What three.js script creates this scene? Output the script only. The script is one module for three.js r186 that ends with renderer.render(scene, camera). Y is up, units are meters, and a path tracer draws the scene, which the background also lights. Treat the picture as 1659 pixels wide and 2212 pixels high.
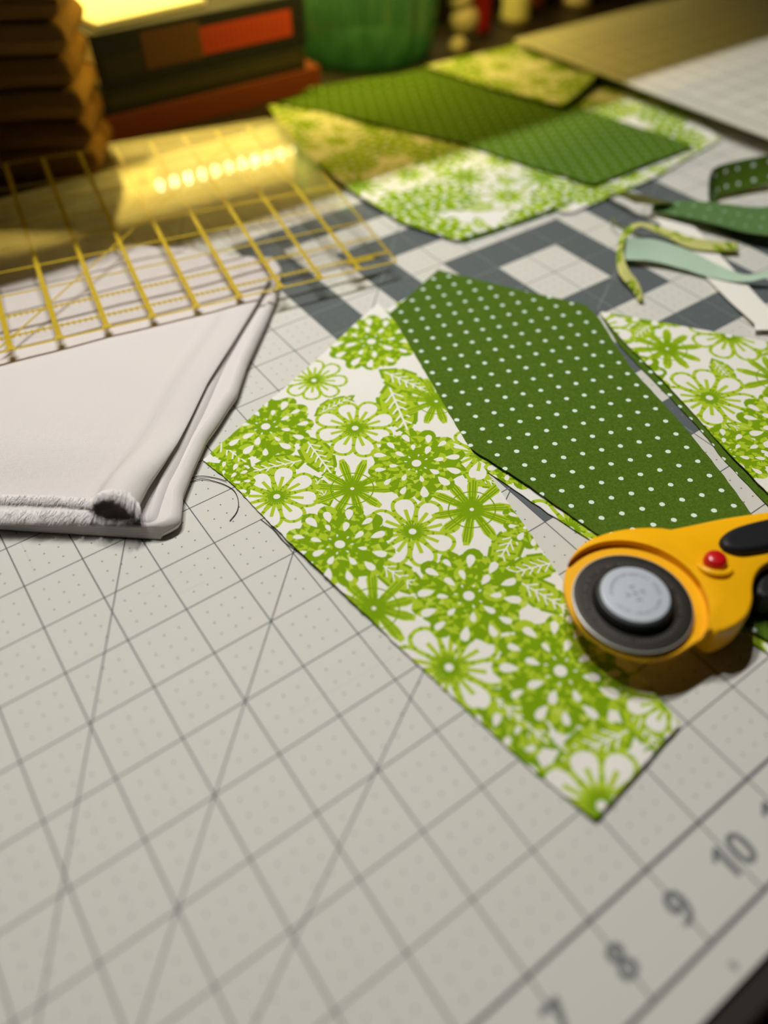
import * as THREE from 'three';
import { RoundedBoxGeometry } from 'three/addons/geometries/RoundedBoxGeometry.js';
import { mergeGeometries, mergeVertices, toCreasedNormals } from 'three/addons/utils/BufferGeometryUtils.js';
import { RectAreaLightUniformsLib } from 'three/addons/lights/RectAreaLightUniformsLib.js';
import { Brush, Evaluator, SUBTRACTION, ADDITION } from 'three-bvh-csg';

// Plan coordinates are inches on the cutting mat: u to the right, v towards the viewer; heights are inches above the mat.
const I = 0.0254, V = (u, h, v) => new THREE.Vector3(u * I, h * I, v * I);

// ---------------------------------------------------------------- camera
const scene = new THREE.Scene();
const camera = new THREE.PerspectiveCamera(68.677, 1659 / 2212, 0.02, 12);
camera.rotation.order = 'YXZ';
camera.position.set(-0.058925, 0.254773, 0.217756);
camera.rotation.set(-0.837384, -0.604382, -0.014502);
camera.focus = 0.354;
camera.userData.fStop = 2.65;
scene.add(camera);

// ---------------------------------------------------------------- light, exposure
const renderer = new THREE.WebGLRenderer({ antialias: true });
renderer.toneMapping = THREE.LinearToneMapping;
renderer.toneMappingExposure = 1.0;
renderer.shadowMap.enabled = true;
RectAreaLightUniformsLib.init();
scene.background = new THREE.Color(0x000000);

const KEY_COLOR = new THREE.Color(1, 0.985, 0.955), KEY = 0.66;
const KEY_SPOTS = [[-0.6, 29, -8.6], [4.6, 29, -9.2], [9.4, 29, -8.4]];           // three small bulbs of the hanging lamp
for (const [u, h, v] of KEY_SPOTS) {
  const l = new THREE.SpotLight(KEY_COLOR, KEY, 0, 1.15, 0.35, 2);
  l.position.copy(V(u, h - 0.3, v)); l.target.position.copy(V(u, 0, v));
  l.castShadow = true; l.shadow.radius = 0.35; l.name = 'hanging_lamp_light';
  scene.add(l, l.target);
}
const WARM = new THREE.Color(1, 0.73, 0.135);
const STRIPS = [{ u: 12, h: 8.98, v: -20.0, tilt: 0.5, len: 21, power: 88 }, { u: 15, h: 8.98, v: -14.4, tilt: 0.6, len: 7, power: 120 }];   // two LED strips under the shelf, tilted towards the wall
for (const S of STRIPS) {
  const l = new THREE.RectAreaLight(WARM, S.power, S.len * I, 0.45 * I), c = Math.cos(S.tilt), n = Math.sin(S.tilt), at = (k) => V(S.u, S.h - c * k, S.v - n * k);
  l.position.copy(at(0.16)); l.lookAt(at(5)); l.name = 'shelf_strip_light'; scene.add(l);
}

// ---------------------------------------------------------------- helpers
let seed = 7;
const rnd = () => { seed = (seed * 1664525 + 1013904223) >>> 0; return seed / 4294967296; };
const rr = (a, b) => a + (b - a) * rnd();
const used = {};
function numbered(n) { const k = (used[n] = (used[n] ?? -1) + 1); return k ? n + '_' + String(k).padStart(3, '0') : n; }
function tag(o, label, category, group) {
  o.userData.label = label; o.userData.category = category; if (group) o.userData.group = group; return o;
}
function thing(name, label, category, group, at = V(0, 0, 0), turn = 0) {
  const g = new THREE.Group(); g.name = numbered(name); g.position.copy(at); g.rotation.y = turn; scene.add(g);
  return tag(g, label, category, group);
}
function part(parent, name, geo, mat, label) {
  const m = new THREE.Mesh(geo, mat); m.name = parent === scene ? numbered(name) : name;
  m.castShadow = m.receiveShadow = true;
  if (parent !== scene) { let k = 0; const names = parent.children.map((c) => c.name); while (names.includes(m.name)) m.name = name + '_' + String(++k).padStart(3, '0'); }
  if (label) m.userData.label = label;
  parent.add(m); return m;
}
function struct(name, geo, mat) { const m = part(scene, name, geo, mat); m.userData.kind = 'structure'; return m; }
const col = (hex) => new THREE.Color(hex);
const std = (hex, roughness = 0.7, more = {}) => new THREE.MeshStandardMaterial({ color: col(hex), roughness, ...more });
const phys = (hex, roughness = 0.7, more = {}) => new THREE.MeshPhysicalMaterial({ color: col(hex), roughness, ...more });
const lerp = (a, b, t) => a + (b - a) * t, clamp = (x, a = 0, b = 1) => Math.min(b, Math.max(a, x)), sm = (a, b, x) => { const t = clamp((x - a) / (b - a)); return t * t * (3 - 2 * t); };
// value noise
function hash2(i, j) { let h = Math.imul(i, 374761393) ^ Math.imul(j, 668265263); h = Math.imul(h ^ (h >>> 13), 1274126177); return ((h ^ (h >>> 16)) >>> 0) / 4294967296; }
function noise(x, y) { const i = Math.floor(x), j = Math.floor(y), a = sm(0, 1, x - i), b = sm(0, 1, y - j); return lerp(lerp(hash2(i, j), hash2(i + 1, j), a), lerp(hash2(i, j + 1), hash2(i + 1, j + 1), a), b) * 2 - 1; }

function canvas(w, h) { const c = document.createElement('canvas'); c.width = w; c.height = h; return [c, c.getContext('2d')]; }
// A canvas that covers plan inches u0..u0+w, v0..v0+h; geometry uv are plan inches.
function planTexture(c, u0, v0, w, h, srgb = true) {
  const t = new THREE.CanvasTexture(c);
  t.wrapS = t.wrapT = THREE.RepeatWrapping; t.magFilter = THREE.LinearFilter;
  if (srgb) t.colorSpace = THREE.SRGBColorSpace;
  t.repeat.set(1 / w, -1 / h); t.offset.set(-u0 / w, (v0 + h) / h);
  return t;
}
// Woven threads: a small tile of bumps, uv in inches.
function weave(pitch, depthNoise = 0.35) {
  const n = 128, k = 16, d = new Uint8Array(n * n * 4), cell = n / k;
  for (let y = 0; y < n; y++) for (let x = 0; x < n; x++) {
    const i = Math.floor(x / cell), j = Math.floor(y / cell), over = (i + j) % 2;
    const a = Math.sin(((x % cell) + 0.5) / cell * Math.PI), b = Math.sin(((y % cell) + 0.5) / cell * Math.PI);
    let q = over ? a * (0.55 + 0.45 * b) : b * (0.55 + 0.45 * a);
    q = clamp(q * (1 - depthNoise * hash2(i, j)) + 0.05 * hash2(x, y));
    const o = (y * n + x) * 4; d[o] = d[o + 1] = d[o + 2] = q * 255; d[o + 3] = 255;
  }
  const t = new THREE.DataTexture(d, n, n); t.magFilter = THREE.LinearFilter; t.wrapS = t.wrapT = THREE.RepeatWrapping; t.needsUpdate = true;
  t.repeat.set(1 / (k * pitch), 1 / (k * pitch));
  return t;
}
const WEAVE = weave(0.0125);

// Indexed grid surface from point(i, j) -> [u, h, v] in inches, uv(i, j) -> inches. Returns geometry in metres.
function grid(n, m, point, uvOf, flip = false) {
  const p = [], uv = [], ix = [];
  for (let i = 0; i <= n; i++) for (let j = 0; j <= m; j++) {
    const q = point(i / n, j / m); p.push(q[0] * I, q[1] * I, q[2] * I);
    uv.push(...(uvOf ? uvOf(q, i / n, j / m) : [q[0], q[2]]));
  }
  for (let i = 0; i < n; i++) for (let j = 0; j < m; j++) {
    const a = i * (m + 1) + j, b = a + 1, c = a + m + 1, d = c + 1;
    flip ? ix.push(a, c, b, b, c, d) : ix.push(a, b, c, b, d, c);
  }
  const g = new THREE.BufferGeometry();
  g.setAttribute('position', new THREE.Float32BufferAttribute(p, 3)); g.setAttribute('uv', new THREE.Float32BufferAttribute(uv, 2));
  g.setIndex(ix); g.computeVertexNormals(); return g;
}
function polyAt(pts, t) {                                    // point on a polyline by arc length
  if (!pts.len) { pts.len = [0]; for (let i = 1; i < pts.length; i++) pts.len.push(pts.len[i - 1] + Math.hypot(...pts[i].map((x, k) => x - pts[i - 1][k]))); }
  const L = pts.len[pts.length - 1] * clamp(t); let i = 1; while (i < pts.length - 1 && pts.len[i] < L) i++;
  const f = (L - pts.len[i - 1]) / (pts.len[i] - pts.len[i - 1] || 1);
  return pts[i].map((x, k) => lerp(pts[i - 1][k], x, f));
}
// A cut piece of cloth between two edges: top face, underside and cut edges, height hfn(u, v, s, t) inches, thickness th inches.
function clothPiece(edgeA, edgeB, n, m, hfn, th = 0.018, uvOf, jag = 0.012) {
  const at = (s, t) => {
    const a = polyAt(edgeA, s), b = polyAt(edgeB, s);
    let u = lerp(a[0], b[0], t), v = lerp(a[1], b[1], t);
    if (t === 0 || t === 1 || s === 0 || s === 1) { u += jag * noise(u * 37, v * 41); v += jag * noise(u * 43 + 9, v * 39); }
    return [u, hfn(u, v, s, t), v];
  };
  const low = (s, t) => { const q = at(s, t); q[1] -= th; return q; };
  const U = uvOf ? (q) => uvOf(q[0], q[2]) : undefined;
  const strip2 = (f, k) => grid(k, 1, (s, t) => { const q = f(s); q[1] -= th * t; return q; }, U);
  const gs = [grid(n, m, at, U), grid(n, m, low, U, true), strip2((s) => at(s, 0), n), strip2((s) => at(s, 1), n), strip2((s) => at(0, s), m), strip2((s) => at(1, s), m)];
  const g = mergeGeometries(gs); g.computeVertexNormals();
  const up = g.index.array; void up; return g;
}
function tube(pts, r, seg = 60, rad = 8, closed = false) {
  return new THREE.TubeGeometry(new THREE.CatmullRomCurve3(pts.map((p) => V(...p)), closed), seg, r * I, rad, closed);
}
function rbox(w, h, d, r = 0.06, seg = 2) { return new RoundedBoxGeometry(w * I, h * I, d * I, seg, r * I); }
function extrude(points, h0, h1, bevel, holes = []) {        // plan outline (inches, about the origin) between two heights
  const s = new THREE.Shape(points.map(([u, v]) => new THREE.Vector2(u * I, -v * I)));
  for (const hl of holes) s.holes.push(new THREE.Path(hl.map(([u, v]) => new THREE.Vector2(u * I, -v * I))));
  const g = new THREE.ExtrudeGeometry(s, { depth: (h1 - h0 - 2 * bevel) * I, bevelEnabled: bevel > 0, bevelThickness: bevel * I, bevelSize: bevel * I, bevelOffset: -bevel * I, bevelSegments: 4, curveSegments: 24 });
  g.rotateX(-Math.PI / 2); g.translate(0, (h0 + bevel) * I, 0); return g;
}
function smooth(pts, n, closed = true) {                     // Catmull-Rom through plan points
  const c = new THREE.CatmullRomCurve3(pts.map(([u, v]) => new THREE.Vector3(u, v, 0)), closed, 'centripetal');
  return c.getSpacedPoints(n).slice(0, closed ? n : n + 1).map((p) => [p.x, p.y]);
}

// ---------------------------------------------------------------- the room and the table
const plaster = std('#d6d0c2', 0.95), ceilingPaint = std('#c9c4b8', 0.95), darkFloor = std('#1d1510', 0.6);
const box = (x0, x1, y0, y1, z0, z1) => { const g = new THREE.BoxGeometry(x1 - x0, y1 - y0, z1 - z0); g.translate((x0 + x1) / 2, (y0 + y1) / 2, (z0 + z1) / 2); return g; };
const FY = -0.77, CY = 1.7, ZB = -23 * I;
struct('floor', box(-1.6, 2.2, FY - 0.05, FY, ZB - 0.12, 2.3), darkFloor);
struct('ceiling', box(-1.6, 2.2, CY, CY + 0.05, ZB - 0.12, 2.3), ceilingPaint);
struct('wall_back', box(-1.6, 2.2, FY, CY, ZB - 0.1, ZB), plaster);
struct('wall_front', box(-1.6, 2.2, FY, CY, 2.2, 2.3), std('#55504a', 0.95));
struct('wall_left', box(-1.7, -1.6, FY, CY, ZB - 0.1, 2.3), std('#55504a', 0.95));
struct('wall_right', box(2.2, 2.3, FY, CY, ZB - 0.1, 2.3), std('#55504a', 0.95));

function woodTexture(dark, light) {
  const [c, x] = canvas(1024, 256); x.fillStyle = dark; x.fillRect(0, 0, 1024, 256);
  for (let k = 0; k < 420; k++) { x.globalAlpha = rr(0.05, 0.25); x.strokeStyle = rnd() < 0.5 ? light : '#120a05'; x.lineWidth = rr(0.5, 2.5); const y = rr(0, 256); x.beginPath(); x.moveTo(0, y); x.bezierCurveTo(340, y + rr(-8, 8), 680, y + rr(-8, 8), 1024, y); x.stroke(); }
  const t = new THREE.CanvasTexture(c); t.colorSpace = THREE.SRGBColorSpace; t.wrapS = t.wrapT = THREE.RepeatWrapping; return t;
}
const tableWood = new THREE.MeshStandardMaterial({ map: woodTexture('#20160d', '#3a2a1a'), roughness: 0.55 });
const MT = 0.1;                                               // mat thickness
{
  const t = thing('work_table', 'dark wooden work table under the grey cutting mat', 'table');
  const top = rbox(64, 0.85, 32.85, 0.12); top.translate(9 * I, (-MT - 0.425) * I, -6.57 * I);
  part(t, 'table_top', top, tableWood);
  for (const [u, v] of [[-21, 7.5], [39, 7.5], [-21, -21], [39, -21]]) { const l = rbox(2.2, 29.2, 2.2, 0.15); l.translate(u * I, (-MT - 0.85) * I - 14.55 * I, v * I); part(t, 'leg', l, tableWood); }
}
{
  const s = rbox(64, 0.8, 13.6, 0.08); s.translate(9 * I, 9.62 * I, -16.2 * I);
  tag(part(scene, 'wall_shelf', s, std('#2b2016', 0.85)), 'deep wooden shelf on the wall over the back of the table', 'shelf');
}
{
  // hanging lamp with three bulbs over the table
  const t = thing('hanging_lamp', 'black bar lamp with three bulbs hanging over the table', 'lamp');
  const black = std('#141414', 0.5, { metalness: 0.4 });
  part(t, 'bar', tube([[-3, 33.2, -8.6], [4.5, 33.2, -8.6], [12, 33.2, -8.6]], 0.3, 20, 12), black);
  for (const u of [1, 8]) part(t, 'rod', tube([[u, 33.2, -8.6], [u, 50, -8.6], [u, 66.9, -8.6]], 0.12, 4, 8), black);
  for (const [u, h, v] of KEY_SPOTS) {
    const a = new THREE.LatheGeometry([[0.02, 1.6], [0.5, 1.55], [0.62, 1.2], [0.7, 0.2], [0.66, 0.2], [0.58, 1.2], [0.02, 1.4]].map(([r, y]) => new THREE.Vector2(r * I, y * I)), 24);
    a.translate(u * I, h * I, v * I); const s = part(t, 'shade', a, black);
    const arm = tube([[u, h + 1.5, v], [u, 32.9, (v - 8.6) / 2], [u, 33.2, -8.6]], 0.1, 10, 8); part(t, 'arm', arm, black);
    const b = new THREE.SphereGeometry(0.38 * I, 16, 12); b.translate(u * I, (h - 0.3) * I, v * I);
    part(t, 'bulb', b, new THREE.MeshStandardMaterial({ color: 0xffffff, emissive: KEY_COLOR, emissiveIntensity: 3 }));
    void s;
  }
}

// ---------------------------------------------------------------- cutting mat
const MAT_U0 = -8.45, MAT_U1 = 30.45, MAT_V0 = -15.45, MAT_V1 = 9.45;
const LIGHT_MAT = '#c9c7be', DARK_MAT = '#585e5f';
const scratchList = []; for (let k = 0; k < 70; k++) { const a = rnd() < 0.5 ? 0 : Math.PI / 2, l = rr(0.3, 3); scratchList.push([rr(-8, 18), rr(-8, 9), a + rr(-0.05, 0.05), l, rr(0.05, 0.2)]); }
function drawMat(x) {                                         // context already in plan inches
  x.fillStyle = LIGHT_MAT; x.fillRect(MAT_U0 - 1, MAT_V0 - 1, 60, 40);
  for (const k of [6, 5, 4, 3, 2, 1]) { x.fillStyle = k % 2 ? LIGHT_MAT : DARK_MAT; x.fillRect(11 - k, -3 - k, 2 * k, 2 * k); }   // nested squares
  const dark = (u, v) => { const k = Math.max(Math.abs(u - 11), Math.abs(v + 3)); return k < 6 && Math.floor(k) % 2 === 1; };
  const seg = (u0, v0, u1, v1, w) => {                        // a printed line, dark on light and pale on dark squares
    const n = Math.ceil(Math.hypot(u1 - u0, v1 - v0) * 8);
    for (let i = 0; i < n; i++) {
      const a = [lerp(u0, u1, i / n), lerp(v0, v1, i / n)], b = [lerp(u0, u1, (i + 1) / n), lerp(v0, v1, (i + 1) / n)], mu = (a[0] + b[0]) / 2, mv = (a[1] + b[1]) / 2;
      const du = (b[1] - a[1]) * 2, dv = (b[0] - a[0]) * 2;
      const both = dark(mu + du, mv + dv) && dark(mu - du, mv - dv), any = dark(mu + du, mv + dv) || dark(mu - du, mv - dv);
      x.strokeStyle = both ? '#767d7b' : '#4d4f50'; x.lineWidth = both ? w * 1.5 : w; x.lineCap = 'butt';
      x.beginPath(); x.moveTo(...a); x.lineTo(...b); x.stroke();
    }
  };
  for (let u = -7; u <= 29; u++) seg(u, -14, u, u % 1 ? 8 : 9, 0.019);
  for (let v = -14; v <= 8; v++) seg(-7, v, 29, v, v === 8 || v === -14 ? 0.045 : 0.019);
  seg(-8, 9, 30, 9, 0.05); seg(-8, -15, 30, -15, 0.04); seg(-8, -15, -8, 9, 0.04); seg(30, -15, 30, 9, 0.04); seg(-7, -14, -7, 9, 0.045);
  const ray = (slope, len) => { const d = Math.hypot(1, slope); seg(-7, 9, -7 + len / d, 9 - slope * len / d, 0.019); };
  ray(Math.tan(Math.PI / 6), 30); ray(1, 30); ray(Math.tan(Math.PI / 3), 25);
  for (let u = -7; u < 29; u++) for (let v = -14; v < 8; v++) {
    const d = dark(u + 0.5, v + 0.5);
    x.fillStyle = d ? '#868d8b' : '#4e4c4a';
    for (const a of [0.25, 0.5, 0.75]) for (const b of [0.25, 0.5, 0.75]) { x.beginPath(); x.arc(u + a, v + b, 0.0135, 0, 7); x.fill(); }
  }
  for (const [u, v, a, l, o] of scratchList) { x.globalAlpha = o; x.strokeStyle = dark(u, v) ? '#8f9492' : '#77746c'; x.lineWidth = 0.012; x.beginPath(); x.moveTo(u, v); x.lineTo(u + Math.cos(a) * l, v + Math.sin(a) * l); x.stroke(); }
  x.globalAlpha = 1; x.fillStyle = '#6b6e6f'; x.textAlign = 'center'; x.textBaseline = 'middle';
  const put = (s, u, v, size) => { x.save(); x.translate(u, v); x.scale(size / 100, size / 100); x.font = 'bold 100px sans-serif'; x.fillText(s, 0, 4); x.restore(); };
  for (let n = 0; n <= 36; n++) put(String(n), n - 7 + (n > 9 ? 0.03 : 0), 8.5, 0.56);
  put('9', 2.02, 9.3, 0.16); put('7', 0.02, 9.3, 0.16);
}
{
  const tiles = [[MAT_U0, 4.5, -3.5, MAT_V1], [4.5, 17.5, -3.5, MAT_V1], [17.5, MAT_U1, -3.5, MAT_V1], [MAT_U0, 4.5, MAT_V0, -3.5], [4.5, 17.5, MAT_V0, -3.5], [17.5, MAT_U1, MAT_V0, -3.5]];
  const mats = [], gs = [], fine = [2048, 2048, 256, 1024, 1400, 512];
  tiles.forEach(([u0, u1, v0, v1], k) => {
    const n = fine[k], [c, x] = canvas(n, n); x.setTransform(n / (u1 - u0), 0, 0, n / (v1 - v0), -u0 * n / (u1 - u0), -v0 * n / (v1 - v0)); drawMat(x);
    mats.push(new THREE.MeshPhysicalMaterial({ map: planTexture(c, u0, v0, u1 - u0, v1 - v0), roughness: 0.62, specularIntensity: 0.5 }));
    const g = new THREE.PlaneGeometry((u1 - u0) * I, (v1 - v0) * I); g.rotateX(-Math.PI / 2); g.translate((u0 + u1) / 2 * I, 0, (v0 + v1) / 2 * I);
    const p = g.attributes.position, uv = g.attributes.uv; for (let i = 0; i < p.count; i++) uv.setXY(i, p.getX(i) / I, p.getZ(i) / I);
    gs.push(g);
  });
  const edge = new THREE.BoxGeometry((MAT_U1 - MAT_U0) * I, (MT - 0.002) * I, (MAT_V1 - MAT_V0) * I); edge.translate((MAT_U0 + MAT_U1) / 2 * I, -(MT / 2 + 0.001) * I, (MAT_V0 + MAT_V1) / 2 * I);
  edge.clearGroups(); gs.push(edge); mats.push(std('#8d8a80', 0.7));
  const g = mergeGeometries(gs, true);
  const m = part(scene, 'cutting_mat', g, mats);
  tag(m, 'large grey cutting mat with printed inch grid and dark nested squares', 'cutting mat');
}

// ---------------------------------------------------------------- printed cloth
const LIME = '#adc52c', LIME2 = '#bfd150', DEEP = '#7b9f0b', WHITE = '#ebe8df';
const petal = (x, r0, r1, w) => { x.beginPath(); x.moveTo(r0, 0); x.bezierCurveTo(lerp(r0, r1, 0.35), -w * 0.55, lerp(r0, r1, 0.62), -w * 1.15, lerp(r0, r1, 0.9), -w * 0.7); x.bezierCurveTo(r1 * 1.04, -w * 0.35, r1 * 1.04, w * 0.35, lerp(r0, r1, 0.9), w * 0.7); x.bezierCurveTo(lerp(r0, r1, 0.62), w * 1.15, lerp(r0, r1, 0.35), w * 0.55, r0, 0); x.closePath(); };
function drawFlower(x, r, q) {
  for (let k = 0; k < 8; k++) {
    x.save(); x.rotate(k * Math.PI / 4 + q() * 0.1);
    const L = r * (0.94 + 0.12 * q()), w = r * 0.31;
    petal(x, r * 0.16, L, w); x.fillStyle = WHITE; x.fill();
    x.lineWidth = r * 0.085; x.strokeStyle = LIME; x.setLineDash([]); x.stroke();
    x.strokeStyle = DEEP; x.setLineDash([r * 0.045, r * 0.24]); x.stroke(); x.setLineDash([]);
    x.lineWidth = r * 0.085; x.strokeStyle = LIME; x.beginPath(); x.moveTo(r * 0.14, 0); x.lineTo(L * 0.66, 0); x.stroke();
    x.restore();
  }
  x.fillStyle = LIME; x.beginPath(); x.arc(0, 0, r * 0.19, 0, 7); x.fill();
  x.strokeStyle = DEEP; x.lineWidth = r * 0.04;
  for (let k = 0; k < 26; k++) { const a = k / 26 * 6.283, e = r * (0.2 + 0.16 * q()); x.beginPath(); x.moveTo(Math.cos(a) * r * 0.08, Math.sin(a) * r * 0.08); x.lineTo(Math.cos(a) * e, Math.sin(a) * e); x.stroke(); }
  x.fillStyle = DEEP; x.beginPath(); x.arc(0, 0, r * 0.13, 0, 7); x.fill();
  x.fillStyle = WHITE; x.beginPath(); x.arc(0, 0, r * 0.085, 0, 7); x.fill();
}
function drawBurst(x, r, q) {
  for (let k = 0; k < 10; k++) {
    x.save(); x.rotate(k * Math.PI / 5 + q() * 0.2);
    const L = r * (0.86 + 0.2 * q()), w = r * 0.115;
    x.fillStyle = LIME; x.beginPath(); x.moveTo(0, -w * 0.6); x.lineTo(L * 0.75, -w * 1.1); x.lineTo(L, -w * 0.6); x.lineTo(L * 1.02, w * 0.5); x.lineTo(L * 0.75, w * 1.1); x.lineTo(0, w * 0.6); x.fill();
    x.strokeStyle = DEEP; x.lineWidth = r * 0.035; for (const o of [-0.55, 0.1, 0.6]) { x.beginPath(); x.moveTo(r * 0.2, o * w * 0.8); x.lineTo(L * (0.8 + 0.15 * q()), o * w); x.stroke(); }
    x.restore();
  }
  x.strokeStyle = DEEP; x.lineWidth = r * 0.03; x.beginPath(); x.arc(0, 0, r * 0.52, 0, 7); x.stroke();
  for (let k = 0; k < 46; k++) { const a = k / 46 * 6.283, e = r * (0.24 + 0.2 * q()); x.beginPath(); x.moveTo(0, 0); x.lineTo(Math.cos(a) * e, Math.sin(a) * e); x.stroke(); }
  x.fillStyle = DEEP; x.beginPath(); x.arc(0, 0, r * 0.2, 0, 7); x.fill();
  x.fillStyle = WHITE; x.beginPath(); x.arc(0, 0, r * 0.05, 0, 7); x.fill();
}
function drawCluster(x, r, q) {
  const scale = (cx, cy, a, s, drop) => {                     // one scale of the dahlia: faceted green ring with a white drop
    x.save(); x.translate(cx, cy); x.rotate(a);
    const n = 12; for (let k = 0; k < n; k++) { x.fillStyle = q() < 0.6 ? DEEP : q() < 0.75 ? LIME : LIME2; x.beginPath(); const a0 = k / n * 6.283, a1 = (k + 1.05) / n * 6.283; x.moveTo(0, 0); x.lineTo(Math.cos(a0) * s * 1.12, Math.sin(a0) * s * 0.95); x.lineTo(Math.cos(a1) * s * 1.12, Math.sin(a1) * s * 0.95); x.fill(); }
    if (drop > 0) { x.fillStyle = WHITE; x.beginPath(); const d = drop, m = 0.75 + 0.35 * q(); x.moveTo(-d * 1.15, d * 0.1 * (q() - 0.5)); x.bezierCurveTo(-d * 0.4, -d * 0.7, d * 0.7, -d * m, d * 0.95, -d * 0.15); x.bezierCurveTo(d * 1.05, d * 0.6, -d * 0.1, d * 0.85, -d * 1.15, 0); x.fill(); }
    x.restore();
  };
  x.fillStyle = DEEP; x.beginPath(); for (let k = 0; k < 30; k++) { const a = k / 30 * 6.283, e = r * (k % 2 ? 0.9 : 0.98); x.lineTo(Math.cos(a) * e, Math.sin(a) * e); } x.fill();
  for (let k = 0; k < 12; k++) { const a = k / 12 * 6.283 + q() * 0.15, e = r * (0.82 + 0.05 * q()); scale(Math.cos(a) * e, Math.sin(a) * e, a, r * 0.22, 0); }
  for (let k = 0; k < 8; k++) { const a = k / 8 * 6.283 + q() * 0.2, e = r * 0.47; scale(Math.cos(a) * e, Math.sin(a) * e, a, r * 0.19, 0); }
  for (let k = 0; k < 110; k++) { const a = q() * 6.283, e = r * 0.97 * Math.sqrt(q()), t = r * (0.04 + 0.06 * q()), w = q(); x.save(); x.translate(Math.cos(a) * e, Math.sin(a) * e); x.rotate(q() * 6); x.fillStyle = w < 0.55 ? LIME : DEEP; x.beginPath(); x.moveTo(0, -t); x.lineTo(t, t * 0.6); x.lineTo(-t * 0.7, t * 0.5); x.fill(); x.restore(); }
  const drop = (a, e, d) => { x.save(); x.translate(Math.cos(a) * e, Math.sin(a) * e); x.rotate(a + 0.5 * (q() - 0.5)); const m = 0.8 + 0.3 * q(); x.fillStyle = WHITE; x.beginPath(); x.moveTo(-d * 1.25, d * 0.2 * (q() - 0.5)); x.bezierCurveTo(-d * 0.5, -d * 0.6, d * 0.5, -d * m, d * 0.9, -d * 0.35); x.bezierCurveTo(d * 1.1, d * 0.4, d * 0.1, d * 0.95, -d * 1.25, 0); x.fill(); x.restore(); };
  for (let k = 0; k < 12; k++) drop(k / 12 * 6.283 + q() * 0.12, r * (0.8 + 0.05 * q()), r * (0.1 + 0.055 * q()));
  for (let k = 0; k < 8; k++) drop(k / 8 * 6.283 + q() * 0.2, r * (0.46 + 0.05 * q()), r * (0.085 + 0.045 * q()));
  for (let k = 0; k < 7; k++) drop(k / 7 * 6.283 + q() * 0.3, r * 0.24, r * 0.035);
  x.fillStyle = DEEP; x.beginPath(); x.arc(0, 0, r * 0.16, 0, 7); x.fill();
  x.fillStyle = WHITE; x.beginPath(); x.arc(0, 0, r * 0.105, 0, 7); x.fill();
}
function drawLeaf(x, L, q) {                                   // along +x from 0 to L
  const w = L * 0.27;
  x.fillStyle = LIME; x.beginPath(); x.moveTo(-L * 0.08, 0); x.lineTo(L * 0.2, -w * 0.85); x.lineTo(L * 0.5, -w); x.lineTo(L * 0.82, -w * 0.6); x.lineTo(L * 1.06, 0); x.lineTo(L * 0.82, w * 0.6); x.lineTo(L * 0.5, w); x.lineTo(L * 0.2, w * 0.85); x.closePath(); x.fill();
  x.strokeStyle = DEEP; x.lineWidth = L * 0.055; x.setLineDash([L * 0.3, L * 0.09]); x.stroke(); x.setLineDash([]);
  x.lineWidth = L * 0.04; for (let k = 0; k < 5; k++) { const a = L * (0.15 + 0.17 * k); x.beginPath(); x.moveTo(a, -w * (0.5 + 0.3 * q())); x.lineTo(a + L * 0.12, w * (0.5 + 0.3 * q())); x.stroke(); }
  x.strokeStyle = WHITE; x.lineWidth = L * 0.03; x.beginPath(); x.moveTo(L * 0.02, 0); x.lineTo(L * 0.97, 0);
  for (let k = 0; k < 5; k++) { const a = L * (0.14 + 0.155 * k), b = L * (0.15 - 0.012 * k); x.moveTo(a, 0); x.lineTo(a + b, -b * 0.95); x.moveTo(a + L * 0.03, 0); x.lineTo(a + L * 0.03 + b, b * 0.95); }
  x.stroke();
}
const DRAW = { F: drawFlower, S: drawBurst, H: drawCluster };
function drawPrint(x, items, wrap) {
  const order = { L: 0, F: 1, S: 2, H: 3 };
  [...items].sort((a, b) => order[a[0]] - order[b[0]]).forEach(([kind, a, b, c, d], n) => {
    let s = (n + 1) * 7919 >>> 0; const q0 = () => { s = (s * 1664525 + 1013904223) >>> 0; return s / 4294967296; };
    const at = wrap ? [-wrap, 0, wrap] : [0], start = s;
    for (const du of at) for (const dv of at) {
      s = start; x.save();
      if (kind === 'L') { x.translate(a + du, b + dv); x.rotate(Math.atan2(d - b, c - a)); drawLeaf(x, Math.hypot(c - a, d - b), q0); }
      else { x.translate(a + du, b + dv); x.rotate(q0() * 6.28); DRAW[kind](x, c, q0); }
      x.restore();
    }
  });
}
function specks(x, w, h, n, a) { for (let k = 0; k < n; k++) { x.globalAlpha = rr(0.02, a); x.fillStyle = rnd() < 0.5 ? '#ffffff' : '#8b8a70'; x.fillRect(rr(0, w), rr(0, h), rr(1, 4), rr(0.7, 1.2)); } x.globalAlpha = 1; }
const clothMat = (map, more = {}) => new THREE.MeshPhysicalMaterial({ map, bumpMap: WEAVE, bumpScale: 0.00012, roughness: 0.95, specularIntensity: 0.25, side: THREE.DoubleSide, ...more });
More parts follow.
